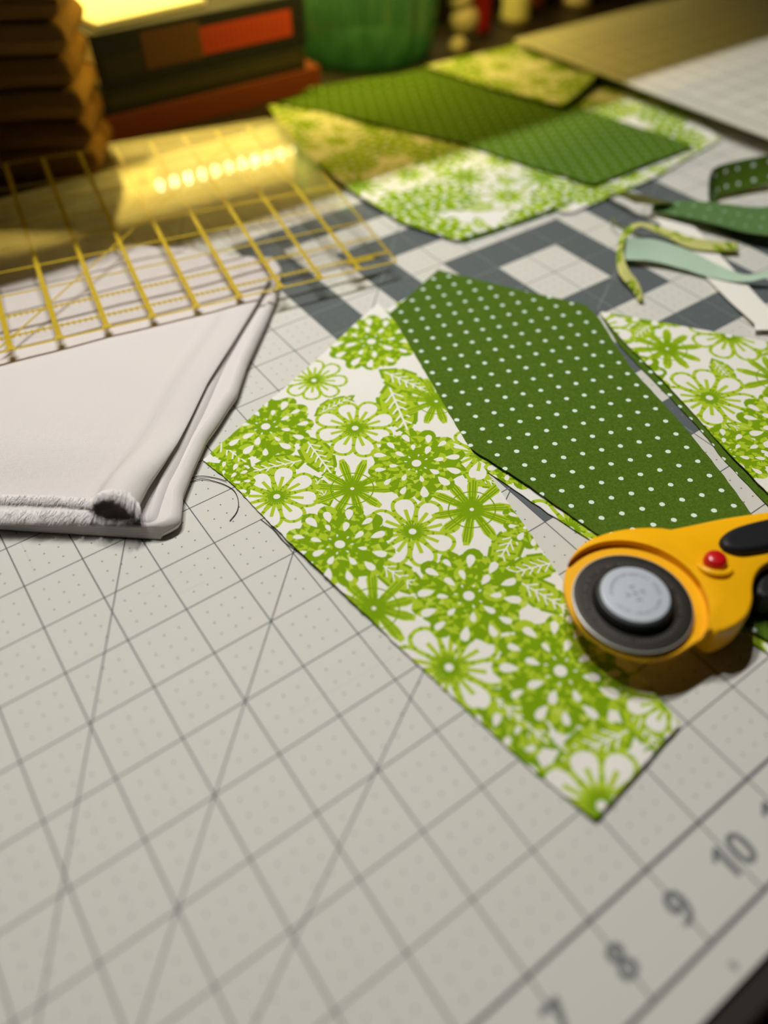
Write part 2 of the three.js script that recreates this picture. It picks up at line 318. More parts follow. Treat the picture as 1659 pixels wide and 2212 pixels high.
// the wedge in front: its print as it lies on the cloth
const MAIN = [['F', 3.76, -2.79, 0.66], ['F', 3.62, -1.0, 0.8], ['F', 1.42, -0.29, 0.76], ['F', 2.94, 1.83, 0.8], ['F', 1.77, 4.32, 0.82], ['F', 2.09, 7.13, 0.86], ['F', 5.13, 1.1, 0.74], ['F', 4.0, 6.62, 0.62],
  ['S', 2.66, 0.34, 0.76], ['S', 4.08, 2.07, 0.8], ['S', 1.45, 2.79, 0.78], ['S', 5.39, -0.65, 0.75],
  ['H', 5.5, -3.15, 0.95], ['H', 2.2, -2.1, 0.9], ['H', 4.0, 0.53, 0.88], ['H', 1.74, 1.34, 0.88], ['H', 2.86, 3.47, 0.9], ['H', 3.09, 5.34, 0.95], ['H', 0.75, -1.2, 0.6], ['H', 4.85, 3.0, 0.6], ['H', 1.35, 5.75, 0.7],
  ['L', 1.16, -2.5, 1.4, -1.4], ['L', 2.3, -0.85, 1.3, -1.15], ['L', 2.66, -1.31, 2.56, -0.2], ['L', 4.9, -1.62, 4.4, -0.28], ['L', 5.1, -2.1, 5.45, -0.95], ['L', 4.4, 2.92, 3.5, 3.3], ['L', 4.5, 3.8, 3.6, 3.5],
  ['L', 2.05, 2.05, 2.3, 3.0], ['L', 3.7, 3.72, 4.0, 4.7], ['L', 1.98, 5.0, 2.15, 6.1], ['L', 3.2, 6.6, 2.1, 6.35], ['L', 3.62, 6.16, 3.28, 7.05], ['L', 4.55, 1.3, 4.9, 2.0], ['L', 2.1, 0.4, 2.25, -0.3], ['L', 3.25, -1.8, 4.1, -1.85]];
let mainPrint;
{
  const [c, x] = canvas(1134, 2048), u0 = 0.4, v0 = -4.6, w = 6.5, h = 12.0, sx = 1134 / w, sy = 2048 / h;
  x.fillStyle = WHITE; x.fillRect(0, 0, 1134, 2048);
  x.setTransform(sx, 0, 0, sy, -u0 * sx, -v0 * sy); drawPrint(x, MAIN); x.setTransform(1, 0, 0, 1, 0, 0); specks(x, 1134, 2048, 16000, 0.24);
  mainPrint = clothMat(planTexture(c, u0, v0, w, h));
}
// the same cloth as a repeat, 6.4 inches square
const TILE = 6.4, TILE_ITEMS = [['F', 1.0, 1.1, 0.76], ['H', 2.75, 0.95, 0.84], ['F', 4.5, 1.35, 0.76], ['S', 5.9, 0.4, 0.68], ['H', 5.75, 2.3, 0.8], ['S', 1.9, 2.5, 0.7], ['H', 0.45, 2.75, 0.8], ['F', 3.45, 2.75, 0.78], ['H', 4.95, 3.9, 0.84], ['F', 1.55, 4.2, 0.78], ['S', 3.2, 4.4, 0.68], ['H', 2.35, 5.6, 0.84], ['F', 4.15, 5.65, 0.74], ['S', 5.9, 5.3, 0.66], ['H', 0.6, 5.6, 0.7],
  ['L', 3.5, 1.6, 3.8, 2.2], ['L', 2.2, 1.6, 1.3, 1.9], ['L', 4.2, 2.2, 5.0, 2.9], ['L', 2.5, 3.3, 2.3, 4.1], ['L', 0.2, 3.6, 0.9, 4.3], ['L', 3.6, 3.6, 4.3, 3.3], ['L', 5.3, 4.7, 4.9, 5.2], ['L', 1.3, 5.0, 1.6, 5.6], ['L', 5.0, 0.4, 4.2, 0.5], ['L', 3.4, 5.1, 3.2, 5.9], ['L', 6.1, 1.2, 6.2, 1.8], ['L', 6.3, 4.2, 5.9, 4.6]];
let floralTile;
{
  const n = 1152, [c, x] = canvas(n, n); x.fillStyle = WHITE; x.fillRect(0, 0, n, n); for (const it of TILE_ITEMS) if (it[0] !== 'L') it[3] *= 1.14; x.setTransform(n / TILE, 0, 0, n / TILE, 0, 0); drawPrint(x, TILE_ITEMS, TILE); x.setTransform(1, 0, 0, 1, 0, 0); specks(x, n, n, 2500, 0.14);
  floralTile = planTexture(c, 0, 0, TILE, TILE);
}
const floral = clothMat(floralTile);
// dark green cloth with pale dots: a square lattice turned 20 degrees
function dotTexture(bg, dot, r) {                             // 4 x 4 dots
  const n = 1024, [c, x] = canvas(n, n); x.fillStyle = bg; x.fillRect(0, 0, n, n);
  for (let k = 0; k < 9000; k++) { x.globalAlpha = rr(0.04, 0.24); x.fillStyle = rnd() < 0.5 ? '#86994a' : '#22380a'; const l = rr(8, 46); if (rnd() < 0.5) x.fillRect(rr(0, n), rr(0, n), l, 5); else x.fillRect(rr(0, n), rr(0, n), 5, l); }
  x.globalAlpha = 1; x.fillStyle = dot;
  for (let i = 0; i < 4; i++) for (let j = 0; j < 4; j++) { x.beginPath(); for (let k = 0; k < 14; k++) { const a = k / 14 * 6.283, e = 256 * r * (0.92 + 0.16 * hash2(k + 20 * i, 3 + j)); x.lineTo(128 + 256 * i + Math.cos(a) * e * 1.05, 128 + 256 * j + Math.sin(a) * e * 0.95); } x.fill(); }
  const t = new THREE.CanvasTexture(c); t.colorSpace = THREE.SRGBColorSpace; t.wrapS = t.wrapT = THREE.RepeatWrapping; t.magFilter = THREE.LinearFilter; t.repeat.set(0.25, 0.25);
  return t;
}
const dotTex = dotTexture('#4d6a17', '#dfeee2', 0.125);
const DOT = 0.398, DA = 0.345;                                 // spacing in inches, turn
function dotUV(o = [6.46, 2.94], turn = DA) { const cs = Math.cos(turn), sn = Math.sin(turn); return (u, v) => { const a = u - o[0], b = v - o[1]; return [(a * cs + b * sn) / DOT + 0.5, (-a * sn + b * cs) / DOT + 0.5]; }; }
const dotWeave = WEAVE.clone(); dotWeave.repeat.set(DOT / (16 * 0.0125), DOT / (16 * 0.0125));
const dotCloth = new THREE.MeshPhysicalMaterial({ map: dotTex, bumpMap: dotWeave, bumpScale: 0.00012, roughness: 0.95, specularIntensity: 0.25, side: THREE.DoubleSide });
const turnUV = (du, dv, a) => (u, v) => { const cs = Math.cos(a), sn = Math.sin(a); return [u * cs + v * sn + du, -u * sn + v * cs + dv]; };

// under the dotted wedge: a lime floral wedge
const edgeL1 = [[6.15, -4.0], [5.0, -1.6], [4.85, 0.6], [4.95, 1.32], [5.05, 1.99], [5.16, 2.85], [5.3, 3.69], [5.8, 6.5], [5.95, 7.3]], edgeR1 = [[8.3, -4.4], [10.2, -1.5], [10.0, -0.7], [9.3, 0.9], [8.95, 2.0], [8.6, 3.1], [8.2, 4.1], [7.1, 7.6]];
tag(part(scene, 'fabric_wedge', clothPiece(edgeL1, edgeR1, 60, 14, (u, v) => 0.045 + 0.012 * noise(u, v * 0.8), 0.016, turnUV(1.2, 0.6, 0.5)), floral), 'lime floral fabric wedge showing as a narrow band under the dark green dotted wedge', 'fabric');
const edgeL2 = [[6.3, -3.75], [5.25, -1.4], [5.06, 0.77], [5.29, 2.21], [5.46, 3.74], [5.92, 6.42], [6.08, 7.2]], edgeR2 = [[8.62, -4.72], [9.61, -2.82], [10.45, -1.42], [10.3, -0.8], [9.8, 0.2], [9.44, 1.03], [9.14, 2.07], [8.81, 3.08], [8.44, 4.06], [8.05, 4.96], [7.3, 7.5]];
tag(part(scene, 'fabric_wedge', clothPiece(edgeL2, edgeR2, 90, 26, (u, v, s, t) => 0.085 + 0.018 * noise(u * 0.7 + 3, v * 0.6) + 0.03 * (1 - sm(0, 0.12, t)) * sm(0.3, 0.6, s), 0.016, dotUV()), dotCloth), 'dark green fabric wedge with small pale dots, in the middle beside the yellow cutter', 'fabric');
// the floral wedge in front
const edgeL3 = [[0.75, -1.97], [0.91, -1.09], [0.99, 0.1], [1.07, 1.01], [1.3, 3.03], [1.41, 3.98], [1.7, 6.22], [1.9, 7.2]], edgeR3 = [[6.5, -4.32], [6.37, -3.41], [5.44, -0.43], [5.07, 0.75], [4.72, 2.23], [4.43, 3.61], [4.19, 4.61], [4.03, 5.98], [3.84, 6.95]];
tag(part(scene, 'fabric_wedge', clothPiece(edgeL3, edgeR3, 120, 40, (u, v, s, t) => 0.042 + 0.016 * noise(u * 0.8, v * 0.7 + 5) + 0.08 * sm(0.55, 0.95, t) * (1 - sm(0.55, 0.8, s)) + 0.05 * (1 - sm(0, 0.2, t)) * sm(0.1, 0.4, s) * (1 - sm(0.4, 0.7, s)) + 0.05 * sm(0.93, 1, s), 0.016), mainPrint), 'lime and white floral fabric wedge lying in front across the middle of the mat', 'fabric');
// right: dotted wedge below, floral wedge above
const edgeL4 = [[10.45, -0.85], [9.96, 0.13], [9.44, 2.03], [9.14, 3.07], [8.84, 3.82], [8.49, 5.06], [8.0, 7.5]], edgeR4 = [[10.6, -0.85], [12.6, 2.0], [12.2, 4.0], [11.5, 6.5], [10.2, 8.0]];
tag(part(scene, 'fabric_wedge', clothPiece(edgeL4, edgeR4, 40, 14, (u, v) => 0.04 + 0.012 * noise(u, v), 0.016, dotUV([8.97, 3.45])), dotCloth), 'dark green dotted wedge edge showing under the floral wedge at the right border', 'fabric');
const edgeL5 = [[10.45, -0.95], [9.99, 0.09], [9.63, 1.5], [9.21, 2.86], [8.96, 3.57], [8.55, 5.0], [8.1, 7.5]].map(([u, v], i) => [u + (i ? 0.1 : 0), v]), edgeR5 = [[10.55, -0.95], [12.65, 2.05], [12.3, 4.0], [11.6, 6.5], [10.3, 8.0]];
tag(part(scene, 'fabric_wedge', clothPiece(edgeL5, edgeR5, 60, 26, (u, v) => 0.1 + 0.02 * noise(u * 0.8, v * 0.7), 0.016, turnUV(-2.35, 3.2, 0.15)), floral), 'lime and white floral wedge cut off by the right border, right of the dotted wedge', 'fabric');

// far group
const edgeLa = [[10.37, -16.49], [9.7, -14.2], [9.35, -12.0], [9.2, -9.38], [9.3, -7.2], [9.9, -5.55]], edgeRa = [[12.4, -16.7], [15.2, -12.5], [15.6, -9.0], [14.9, -6.5], [13.93, -5.29]];
tag(part(scene, 'fabric_wedge', clothPiece([[10.5, -16.3], [9.5, -12.0], [9.3, -9.3], [9.42, -7], [10.1, -5.42]], [[12.6, -16.5], [15.4, -12.5], [15.7, -9.0], [15.0, -6.4], [14.05, -5.22]], 30, 14, (u, v) => 0.05 + 0.01 * noise(u, v), 0.016, dotUV()), dotCloth), 'dark green edge showing under the nearer corner of the far floral wedge', 'fabric');
tag(part(scene, 'fabric_wedge', clothPiece(edgeLa, edgeRa, 50, 20, (u, v, s, t) => 0.12 + 0.03 * noise(u * 0.6, v * 0.6) + 0.12 * (1 - sm(0, 0.3, t)) * (1 - sm(0.3, 0.8, s)), 0.016, turnUV(0.3, 0.4, -0.3)), floral), 'far floral wedge pointing at the viewer, left of the far plain green one', 'fabric');
tag(part(scene, 'fabric_wedge', clothPiece([[17.5, -15.5], [15.5, -10.5], [13.5, -7.5], [13.27, -5.1]], [[22.2, -12.9], [22.49, -11.71], [21.99, -8.65], [20.88, -5.64], [16.77, -5.0], [13.5, -4.9]], 40, 16, (u, v) => 0.085 + 0.01 * noise(u, v), 0.016, turnUV(2.1, 1.4, 0.9)), floral), 'lime floral wedge under the far plain green one, its right and front edges showing', 'fabric');
const farGreen = new THREE.MeshPhysicalMaterial({ map: dotTexture('#4f6e18', '#bcd0a8', 0.09), bumpMap: dotWeave, bumpScale: 0.0001, roughness: 0.95, specularIntensity: 0.2, side: THREE.DoubleSide });
tag(part(scene, 'fabric_wedge', clothPiece([[10.79, -16.57], [11.69, -14.96], [12.78, -12.42], [13.79, -10.07], [14.4, -7.52], [15.0, -5.6]], [[12.6, -16.71], [17.1, -16.3], [18.9, -10.6], [19.2, -7.5], [19.45, -5.62]], 50, 20, (u, v, s, t) => 0.2 + 0.03 * noise(u * 0.7 + 2, v * 0.6) + 0.2 * sm(0.5, 0.75, t) * (1 - sm(0.75, 1, t)) * (1 - sm(0.2, 0.6, s)), 0.016, dotUV([15, -6], 0.5)), farGreen), 'dark green fabric wedge lying on the far floral wedges at the back', 'fabric');
tag(part(scene, 'fabric_wedge', clothPiece([[16.9, -16.07], [17.44, -12.98], [18.19, -10.16]], [[21.5, -15.91], [21.75, -13.98], [21.9, -11.62]], 30, 20, (u, v, s, t) => 0.33 + 0.04 * noise(u * 0.6, v * 0.5) + 0.22 * sm(0.8, 1, s) * sm(0.2, 0.9, t), 0.016, turnUV(1.0, 4.4, 0.2)), floral), 'topmost floral piece at the back, its front edge curled up beside the raised mat', 'fabric');
void edgeLa;

// ---------------------------------------------------------------- folded white cloth
{
  const t = thing('folded_cloth', 'white cotton cloth folded in thick layers under the ruler', 'cloth');
  const [c, x] = canvas(256, 256); x.fillStyle = '#e2dad6'; x.fillRect(0, 0, 256, 256); for (let k = 0; k < 500; k++) { x.globalAlpha = rr(0.03, 0.12); x.fillStyle = rnd() < 0.5 ? '#ffffff' : '#c3bcb4'; x.fillRect(rr(0, 256), rr(0, 256), 3, 1); }
  const wv = weave(0.02, 0.2);
  const white = new THREE.MeshPhysicalMaterial({ map: planTexture(c, 0, 0, 2, 2), bumpMap: wv, bumpScale: 0.0002, roughness: 0.92, specularIntensity: 0.25, sheen: 0.25, sheenColor: col('#ffffff'), sheenRoughness: 0.6, side: THREE.DoubleSide });
  // A fold: E(s) is its outer edge from front to back, dir(s) and near(s) the way inwards (near first, for `bend` inches), profile(s, q) -> [inwards, height].
  const fold = (E, D0, D1, profile, near, bend = 0, n = 100, m = 76) => grid(n, m, (s, q) => {
    const e = polyAt(E, s), k = sm(0, 1, s), a = Math.atan2(lerp(D0[1], D1[1], k), lerp(D0[0], D1[0], k)), [d, h] = profile(s, q);
    const f = near ? 1 - sm(0.02, 0.12, s) : 0, b = near ? lerp(a, near, f) : a, d1 = Math.min(d, bend), d2 = d - d1;
    return [e[0] + Math.cos(b) * d1 + Math.cos(a) * d2, h, e[1] + Math.sin(b) * d1 + Math.sin(a) * d2];
  }, (p, s, q) => { const [d, h] = profile(s, q); return [s * 9.5, q < 0.52 ? -d : d + h]; });
  // closed front: the layers come down in a rounded fold within frontR inches of the front
  const slab = (h0, h1, len, frontR, bulge, wave) => (s, q) => {
    const r = (h1 - h0) / 2, x0 = s * 9.5, cap = Math.sqrt(clamp(1 - (1 - clamp(x0 / frontR)) ** 2)) * 0.98 + 0.02;
    const R = r * (1 - 0.45 * sm(0.6, 1, s)); let d, h;
    if (q < 0.42) { const a = q / 0.42; d = len * (1 - a) ** 1.5 + R; h = h0; }
    else if (q < 0.62) { const a = (q - 0.42) / 0.2 * Math.PI; d = R * (1 - Math.sin(a)); h = h0 + R - R * Math.cos(a); }
    else { const a = (q - 0.62) / 0.38; d = R + len * a ** 1.5; h = h0 + 2 * R + bulge * (noise(s * 4 + wave, d * 0.9) - sm(0.1, 0.5, d) * 0.8) * cap; }
    return [d, h0 + (h - h0) * cap];
  };
  const E2 = [[-0.74, -0.6], [-0.5, -0.57], [-0.32, -0.6], [-0.23, -0.74], [0.0, -1.17], [0.51, -1.74], [1.01, -2.26], [1.4, -2.55], [1.85, -2.92], [2.12, -3.12], [2.8, -3.93], [3.87, -5.03], [4.58, -5.8], [5.13, -6.55], [5.4, -7.0], [5.5, -7.5]];
  part(t, 'folded_layer', fold(E2, [-0.76, -0.64], [-0.66, -0.75], slab(0.02, 0.34, 5.0, 0.2, 0.05, 1)), white);
  const E1 = [[-0.74, -0.62], [-0.42, -1.06], [-0.05, -1.52], [0.29, -1.86], [0.73, -2.33], [1.36, -2.96], [2.13, -3.79], [3.08, -4.76], [4.0, -5.66], [4.95, -6.6], [5.25, -7.4]];
  part(t, 'folded_layer', fold(E1, [-0.77, -0.64], [-0.66, -0.75], slab(0.03, 0.38, 6.2, 0.32, 0.05, 4)), white);
  // top: an open fold whose raw edges face the viewer, its loop wide at the front and flat at the back
  const ET = [[-0.86, -1.0], [-0.5, -1.38], [-0.03, -1.78], [0.41, -2.18], [1.68, -3.52], [2.72, -4.45], [3.91, -5.55], [4.7, -6.35], [5.1, -7.25]];
  const LOOP = new THREE.CatmullRomCurve3([[11.5, 0.0], [7, 0.0], [4.5, 0.0], [2.4, 0.0], [1.3, 0.0], [0.7, 0.0], [0.35, 0.005], [0.14, 0.02], [0.02, 0.09], [-0.02, 0.22], [0.04, 0.36], [0.18, 0.46], [0.36, 0.49], [0.54, 0.44], [0.68, 0.31], [0.79, 0.17], [0.9, 0.095], [1.2, 0.07], [2.0, 0.065], [3.2, 0.06], [4.8, 0.06], [7, 0.06], [11.5, 0.06]].map(([d, h]) => new THREE.Vector3(d, h, 0)), false, 'centripetal');
  const loopPts = LOOP.getPoints(150).map((p) => [p.x, p.y]);
  const loopLen = [0]; for (let k = 1; k < loopPts.length; k++) loopLen.push(loopLen[k - 1] + Math.hypot(loopPts[k][0] - loopPts[k - 1][0], loopPts[k][1] - loopPts[k - 1][1]));
  const topGeo = grid(110, 150, (s, q) => {
    const [d0, h0] = loopPts[Math.round(q * 150)], flat = lerp(1, 0.06, sm(0, 0.3, s)), upper = q > 0.47;
    const e = polyAt(ET, s), k = sm(0, 1, s), a = Math.atan2(lerp(-0.6, -0.75, k), lerp(-0.8, -0.7, k));
    let d = d0 < 1 ? d0 * lerp(1, 0.75, sm(0, 0.6, s)) + (1 - lerp(1, 0.75, sm(0, 0.6, s))) * d0 * d0 : d0, h = lerp(0.39, 0.33, sm(0.4, 0.8, s)) + (h0 > 0.065 ? 0.065 + (h0 - 0.065) * flat : h0);
    h += upper ? 0.03 * noise(s * 6, d * 0.9) * sm(0.9, 1.8, d) + 0.02 * Math.exp(-((d - 1.5 - 2.2 * s) ** 2) * 3) * sm(0.1, 0.5, s) : 0;
    h -= 0.03 * sm(1.0, 4, d) * (1 - s);
    const pull = (1 - sm(0, 0.2, s)) * (upper ? sm(0.55, 0.9, q) * 0.28 + 0.05 : 0), f = s === 0 ? 0.02 * noise(q * 90, upper ? 1 : 5) : 0;
    return [e[0] + Math.cos(a) * d + pull * 0.6 + f, h, e[1] + Math.sin(a) * d - pull * 0.8 + f];
  }, (p, s, q) => [s * 9.5, loopLen[Math.round(q * 150)]]);
  part(t, 'folded_layer', topGeo, white, 'topmost layer with raw front edges curled at the corner');
  // frayed threads along both raw edges
  const pos = topGeo.attributes.position, M = 151, fz = [], fi = [];
  const put = (a, b, w) => { const k = fz.length / 3, n = new THREE.Vector3().subVectors(b, a).cross(new THREE.Vector3(rr(-1, 1), rr(-1, 1), rr(-1, 1))).normalize().multiplyScalar(w), n2 = new THREE.Vector3().subVectors(b, a).cross(n).normalize().multiplyScalar(w); for (const p of [a.clone().add(n), a.clone().addScaledVector(n, -0.5).add(n2), a.clone().addScaledVector(n, -0.5).sub(n2), b]) fz.push(p.x, p.y, p.z); fi.push(k, k + 1, k + 3, k + 1, k + 2, k + 3, k + 2, k, k + 3, k, k + 2, k + 1); };
  for (let j = 0; j < M - 1; j++) {
    const A = new THREE.Vector3().fromBufferAttribute(pos, j), B = new THREE.Vector3().fromBufferAttribute(pos, j + 1), C = new THREE.Vector3().fromBufferAttribute(pos, j + M), out = new THREE.Vector3().subVectors(A, C).normalize();
    const L = A.distanceTo(B), n = Math.ceil(L / 0.000014);
    if (A.x < -0.1 && B.x < -0.1) continue;
    for (let k = 0; k < n; k++) {
      const a = A.clone().lerp(B, rnd()), b = a.clone().addScaledVector(out, rr(0.001, j < 75 ? 0.0062 : 0.0036)).add(new THREE.Vector3(rr(-1, 1), rr(-1.3, 0.5), rr(-1, 1)).multiplyScalar(0.0012));
      a.addScaledVector(out, -0.0015).y += rr(-0.0005, 0.0007); put(a, b, 0.00016);
    }
  }
  const fg = new THREE.BufferGeometry(); fg.setAttribute('position', new THREE.Float32BufferAttribute(fz, 3)); fg.setIndex(fi); fg.setAttribute('normal', new THREE.Float32BufferAttribute(fz.map((_, k) => [-0.05, 0.99, 0.05][k % 3]), 3));
  const fr = part(t, 'frayed_edge', fg, new THREE.MeshStandardMaterial({ color: col('#e2dad6'), roughness: 1, side: THREE.DoubleSide }), 'fuzzy raw edge threads'); fr.userData.kind = 'stuff';
}
// black thread
{
  const t = thing('black_thread', 'curled black sewing thread between the white cloth and the floral wedge', 'thread'), black = std('#1b1c1a', 0.8);
  part(t, 'strand', tube([[0.1, 0.03, -1.62], [0.3, 0.02, -1.58], [0.5, 0.03, -1.53], [0.7, 0.02, -1.3], [0.8, 0.02, -1.12], [0.86, 0.02, -0.9], [0.8, 0.02, -0.62], [0.66, 0.02, -0.41], [0.45, 0.02, -0.28]], 0.0075, 80, 6), black);
  part(t, 'strand', tube([[0.08, 0.02, -1.68], [0.28, 0.03, -1.66], [0.5, 0.03, -1.62], [0.72, 0.02, -1.42], [0.86, 0.03, -1.2]], 0.0075, 60, 6), black);
  part(t, 'strand', tube([[0.92, 0.02, 0.0], [0.98, 0.02, 0.35], [0.99, 0.02, 0.7], [1.08, 0.02, 1.05], [1.16, 0.02, 1.5]], 0.006, 60, 6), black);
}

// ---------------------------------------------------------------- clear ruler with yellow grid
{
  const o = V(-1.265, 0.78, -6.605), yaw = 0.174, slope = -0.025, tilt = 0.055;
  const d = new THREE.Vector3(Math.cos(yaw) * Math.cos(slope), Math.sin(slope), Math.sin(yaw) * Math.cos(slope)), n0 = new THREE.Vector3(d.z, 0, -d.x).normalize();
  let up = new THREE.Vector3().crossVectors(n0, d); if (up.y < 0) up.negate();
  const n = n0.clone().multiplyScalar(Math.cos(tilt)).addScaledVector(up, Math.sin(tilt)), N = new THREE.Vector3().crossVectors(d, n.clone().negate()).normalize(); if (N.y < 0) N.negate();
  const t = thing('quilting_ruler', 'clear acrylic ruler with a yellow printed grid resting on the white cloth', 'ruler', null, o);
  t.quaternion.setFromRotationMatrix(new THREE.Matrix4().makeBasis(d, N, n.clone().negate()));   // local x along, y up, -z across
  const W = 8.5, X0 = -15, X1 = 9, TH = 0.11;
  const bar = (a0, a1, w0, w1, y = 0, th = 0.004) => { const g = new THREE.BoxGeometry((a1 - a0) * I, th * I, (w1 - w0) * I); g.translate((a0 + a1) / 2 * I, y * I, -(w0 + w1) / 2 * I); return g; };
  part(t, 'acrylic_sheet', bar(X0, X1, 0, W, 0, TH), new THREE.MeshPhysicalMaterial({ color: 0xffffff, transmission: 1, roughness: 0.02, ior: 1.49, thickness: 0 }));
  const Y = -TH / 2 - 0.004, yel = [], blk = [];
  for (let a = X0; a <= X1; a++) { yel.push(bar(Math.max(X0, a - 0.055), Math.min(X1, a + 0.055), 0.02, W - 0.02, Y)); blk.push(bar(a - 0.005, a + 0.005, 0, W, Y - 0.005)); }
  for (let k = 0; k <= 9; k++) { const w = k === 0 ? 0.03 : k === 9 ? W - 0.04 : k === 1 ? 0.5 : k - 0.75 + (k > 2 ? -0.2 : 0); if (w >= W) continue; yel.push(bar(X0, X1, w - 0.03, w + 0.03, Y - 0.012)); blk.push(bar(X0, X1, w - 0.005, w + 0.005, Y - 0.018)); }
  for (let a = X0; a < X1; a += 0.125) for (const w of [0.5, 1.25, 4.05]) { yel.push(bar(a - 0.018, a + 0.018, w - 0.075, w + 0.075, Y - 0.019)); }
  for (let a = -6; a <= X1 - 1; a++) { yel.push(bar(a - 0.09, a + 0.09, 0.02, 0.2, Y - 0.03)); }
  const diag = (a0, w0, a1, w1, wd, y) => { const L = Math.hypot(a1 - a0, w1 - w0), g = new THREE.BoxGeometry(L * I, 0.004 * I, wd * I); g.rotateY(Math.atan2(w1 - w0, a1 - a0)); g.translate((a0 + a1) / 2 * I, y * I, -(w0 + w1) / 2 * I); return g; };
  yel.push(diag(-0.2, 0.2, 7.5, 7.9, 0.05, Y - 0.019), diag(-8.4, 0.2, -0.7, 7.9, 0.05, Y - 0.019));
  const ink = new THREE.MeshPhysicalMaterial({ color: col('#e6cc1e'), transmission: 0.45, roughness: 0.4, thickness: 0 });
  part(t, 'yellow_grid', mergeGeometries(yel), ink, 'yellow printed grid lines');
  part(t, 'black_lines', mergeGeometries(blk), std('#4c4410', 0.8), 'fine dark ruler lines');
  part(t, 'brand_patch', bar(7.85, 8.55, 0.36, 0.48, Y - 0.03), ink, 'small yellow printed patch');
}

// ---------------------------------------------------------------- rotary cutter
{
  const cu = 4.39, cv = 5.35, t = thing('rotary_cutter', 'yellow rotary cutter with round steel blade and red button', 'rotary cutter', null, V(cu, 0, cv));
  const rel = (p) => p.map(([u, v]) => [u - cu, v - cv]);
  const yellow = phys('#f6b30a', 0.42, { clearcoat: 0.15, clearcoatRoughness: 0.3, specularIntensity: 0.5 }), blackRubber = phys('#17171a', 0.5, { specularIntensity: 0.6 }), black = std('#0c0c0d', 0.5);
  const out = smooth([[3.6, 4.92], [3.8, 4.54], [4.19, 4.24], [4.6, 4.13], [5.05, 4.19], [5.5, 4.38], [5.85, 4.66], [6.17, 4.8], [6.84, 5.06], [7.57, 5.4], [8.6, 5.92], [9.7, 6.55], [10.3, 7.1], [10.2, 7.6], [9.7, 7.75], [8.9, 7.4], [8.0, 6.85], [7.2, 6.32], [6.64, 6.1], [6.33, 6.12], [6.08, 6.22], [5.86, 6.36], [5.56, 6.46], [5.2, 6.4], [4.85, 6.32], [4.39, 6.3], [3.9, 6.1], [3.62, 5.7], [3.52, 5.3]], 160);
  const headOut = out.filter(([u, v]) => u < 6.4 || v < 5.2);
  const handleOut = smooth([[5.42, 4.62], [5.55, 4.45], [5.85, 4.66], [6.17, 4.8], [6.84, 5.06], [7.57, 5.4], [8.6, 5.92], [9.7, 6.55], [10.3, 7.1], [10.2, 7.6], [9.7, 7.75], [8.9, 7.4], [8.0, 6.85], [7.2, 6.32], [6.64, 6.1], [6.33, 6.12], [6.08, 6.24], [5.86, 6.4], [5.56, 6.52], [5.2, 6.52], [4.95, 6.42], [4.98, 6.1], [5.3, 5.4]], 160);
  const headPts = smooth([[3.5, 5.3], [3.56, 4.95], [3.8, 4.54], [4.19, 4.24], [4.6, 4.13], [5.05, 4.19], [5.5, 4.38], [5.9, 4.68], [6.1, 5.0], [5.9, 5.8], [5.4, 6.36], [5.0, 6.36], [4.6, 6.33], [4.2, 6.28], [3.86, 6.1], [3.62, 5.78]], 140); void headOut;
  const pocket = (solidA, solidB) => {
    const cut = new THREE.CylinderGeometry(1.09 * I, 1.09 * I, 0.4 * I, 96); cut.translate(0.06 * I, (0.68 + 0.2) * I, -0.04 * I);
    const ev = new Evaluator(); ev.attributes = ['position', 'normal', 'uv']; const A0 = new Brush(mergeVertices(solidA)), A1 = new Brush(mergeVertices(solidB)), B = new Brush(cut); for (const b of [A0, A1, B]) b.updateMatrixWorld(); const A = ev.evaluate(A0, A1, ADDITION); A.updateMatrixWorld();
    let g = ev.evaluate(A, B, SUBTRACTION).geometry; g.clearGroups(); return toCreasedNormals(g.index ? g.toNonIndexed() : g, 0.6);
  };
  part(t, 'body', pocket(extrude(rel(headPts), 0.54, 0.82, 0.06), extrude(rel(handleOut), 0.16, 0.815, 0.1)), yellow);
  // blade: steel disc with a ground bevel, mark ring and hub
  const lathe = (pts, seg = 96) => new THREE.LatheGeometry(pts.map(([r, h]) => new THREE.Vector2(r * I, h * I)), seg);
  const steelMap = (() => { const [c, x] = canvas(512, 512); x.fillStyle = '#3d3a35'; x.fillRect(0, 0, 512, 512); for (let k = 0; k < 900; k++) { x.globalAlpha = rr(0.03, 0.12); x.strokeStyle = rnd() < 0.5 ? '#8d867a' : '#26231f'; x.lineWidth = 1; x.beginPath(); x.arc(256, 256, rr(40, 256), rr(0, 6), rr(0.5, 2) + 6); x.stroke(); } x.globalAlpha = 0.35; x.fillStyle = '#b5ad98'; x.translate(256, 256); for (let k = 0; k < 70; k++) { x.save(); x.rotate(k / 70 * 6.283); if (hash2(k, 1) > 0.3) x.fillRect(-4, -206, 5 + 4 * hash2(k, 5), 12); x.restore(); } const tx = new THREE.CanvasTexture(c); tx.colorSpace = THREE.SRGBColorSpace; return tx; })();
  const planarUV = (g, R) => { const p = g.attributes.position, uv = g.attributes.uv; for (let i = 0; i < p.count; i++) uv.setXY(i, p.getX(i) / (2 * R * I) + 0.5, -p.getZ(i) / (2 * R * I) + 0.5); return g; };
  const disc = part(t, 'blade', planarUV(lathe([[0.1, 0.785], [0.72, 0.785], [0.855, 0.79], [0.885, 0.775], [0.885, 0.765], [0.1, 0.76]].reverse()), 0.89), new THREE.MeshStandardMaterial({ map: steelMap, metalness: 0.75, roughness: 0.38 }));
  part(disc, 'blade_edge', lathe([[0.88, 0.762], [0.893, 0.772], [0.884, 0.786], [0.874, 0.788]]), std('#e2ddd4', 0.4, { metalness: 0.5 }), 'bright ground cutting edge');
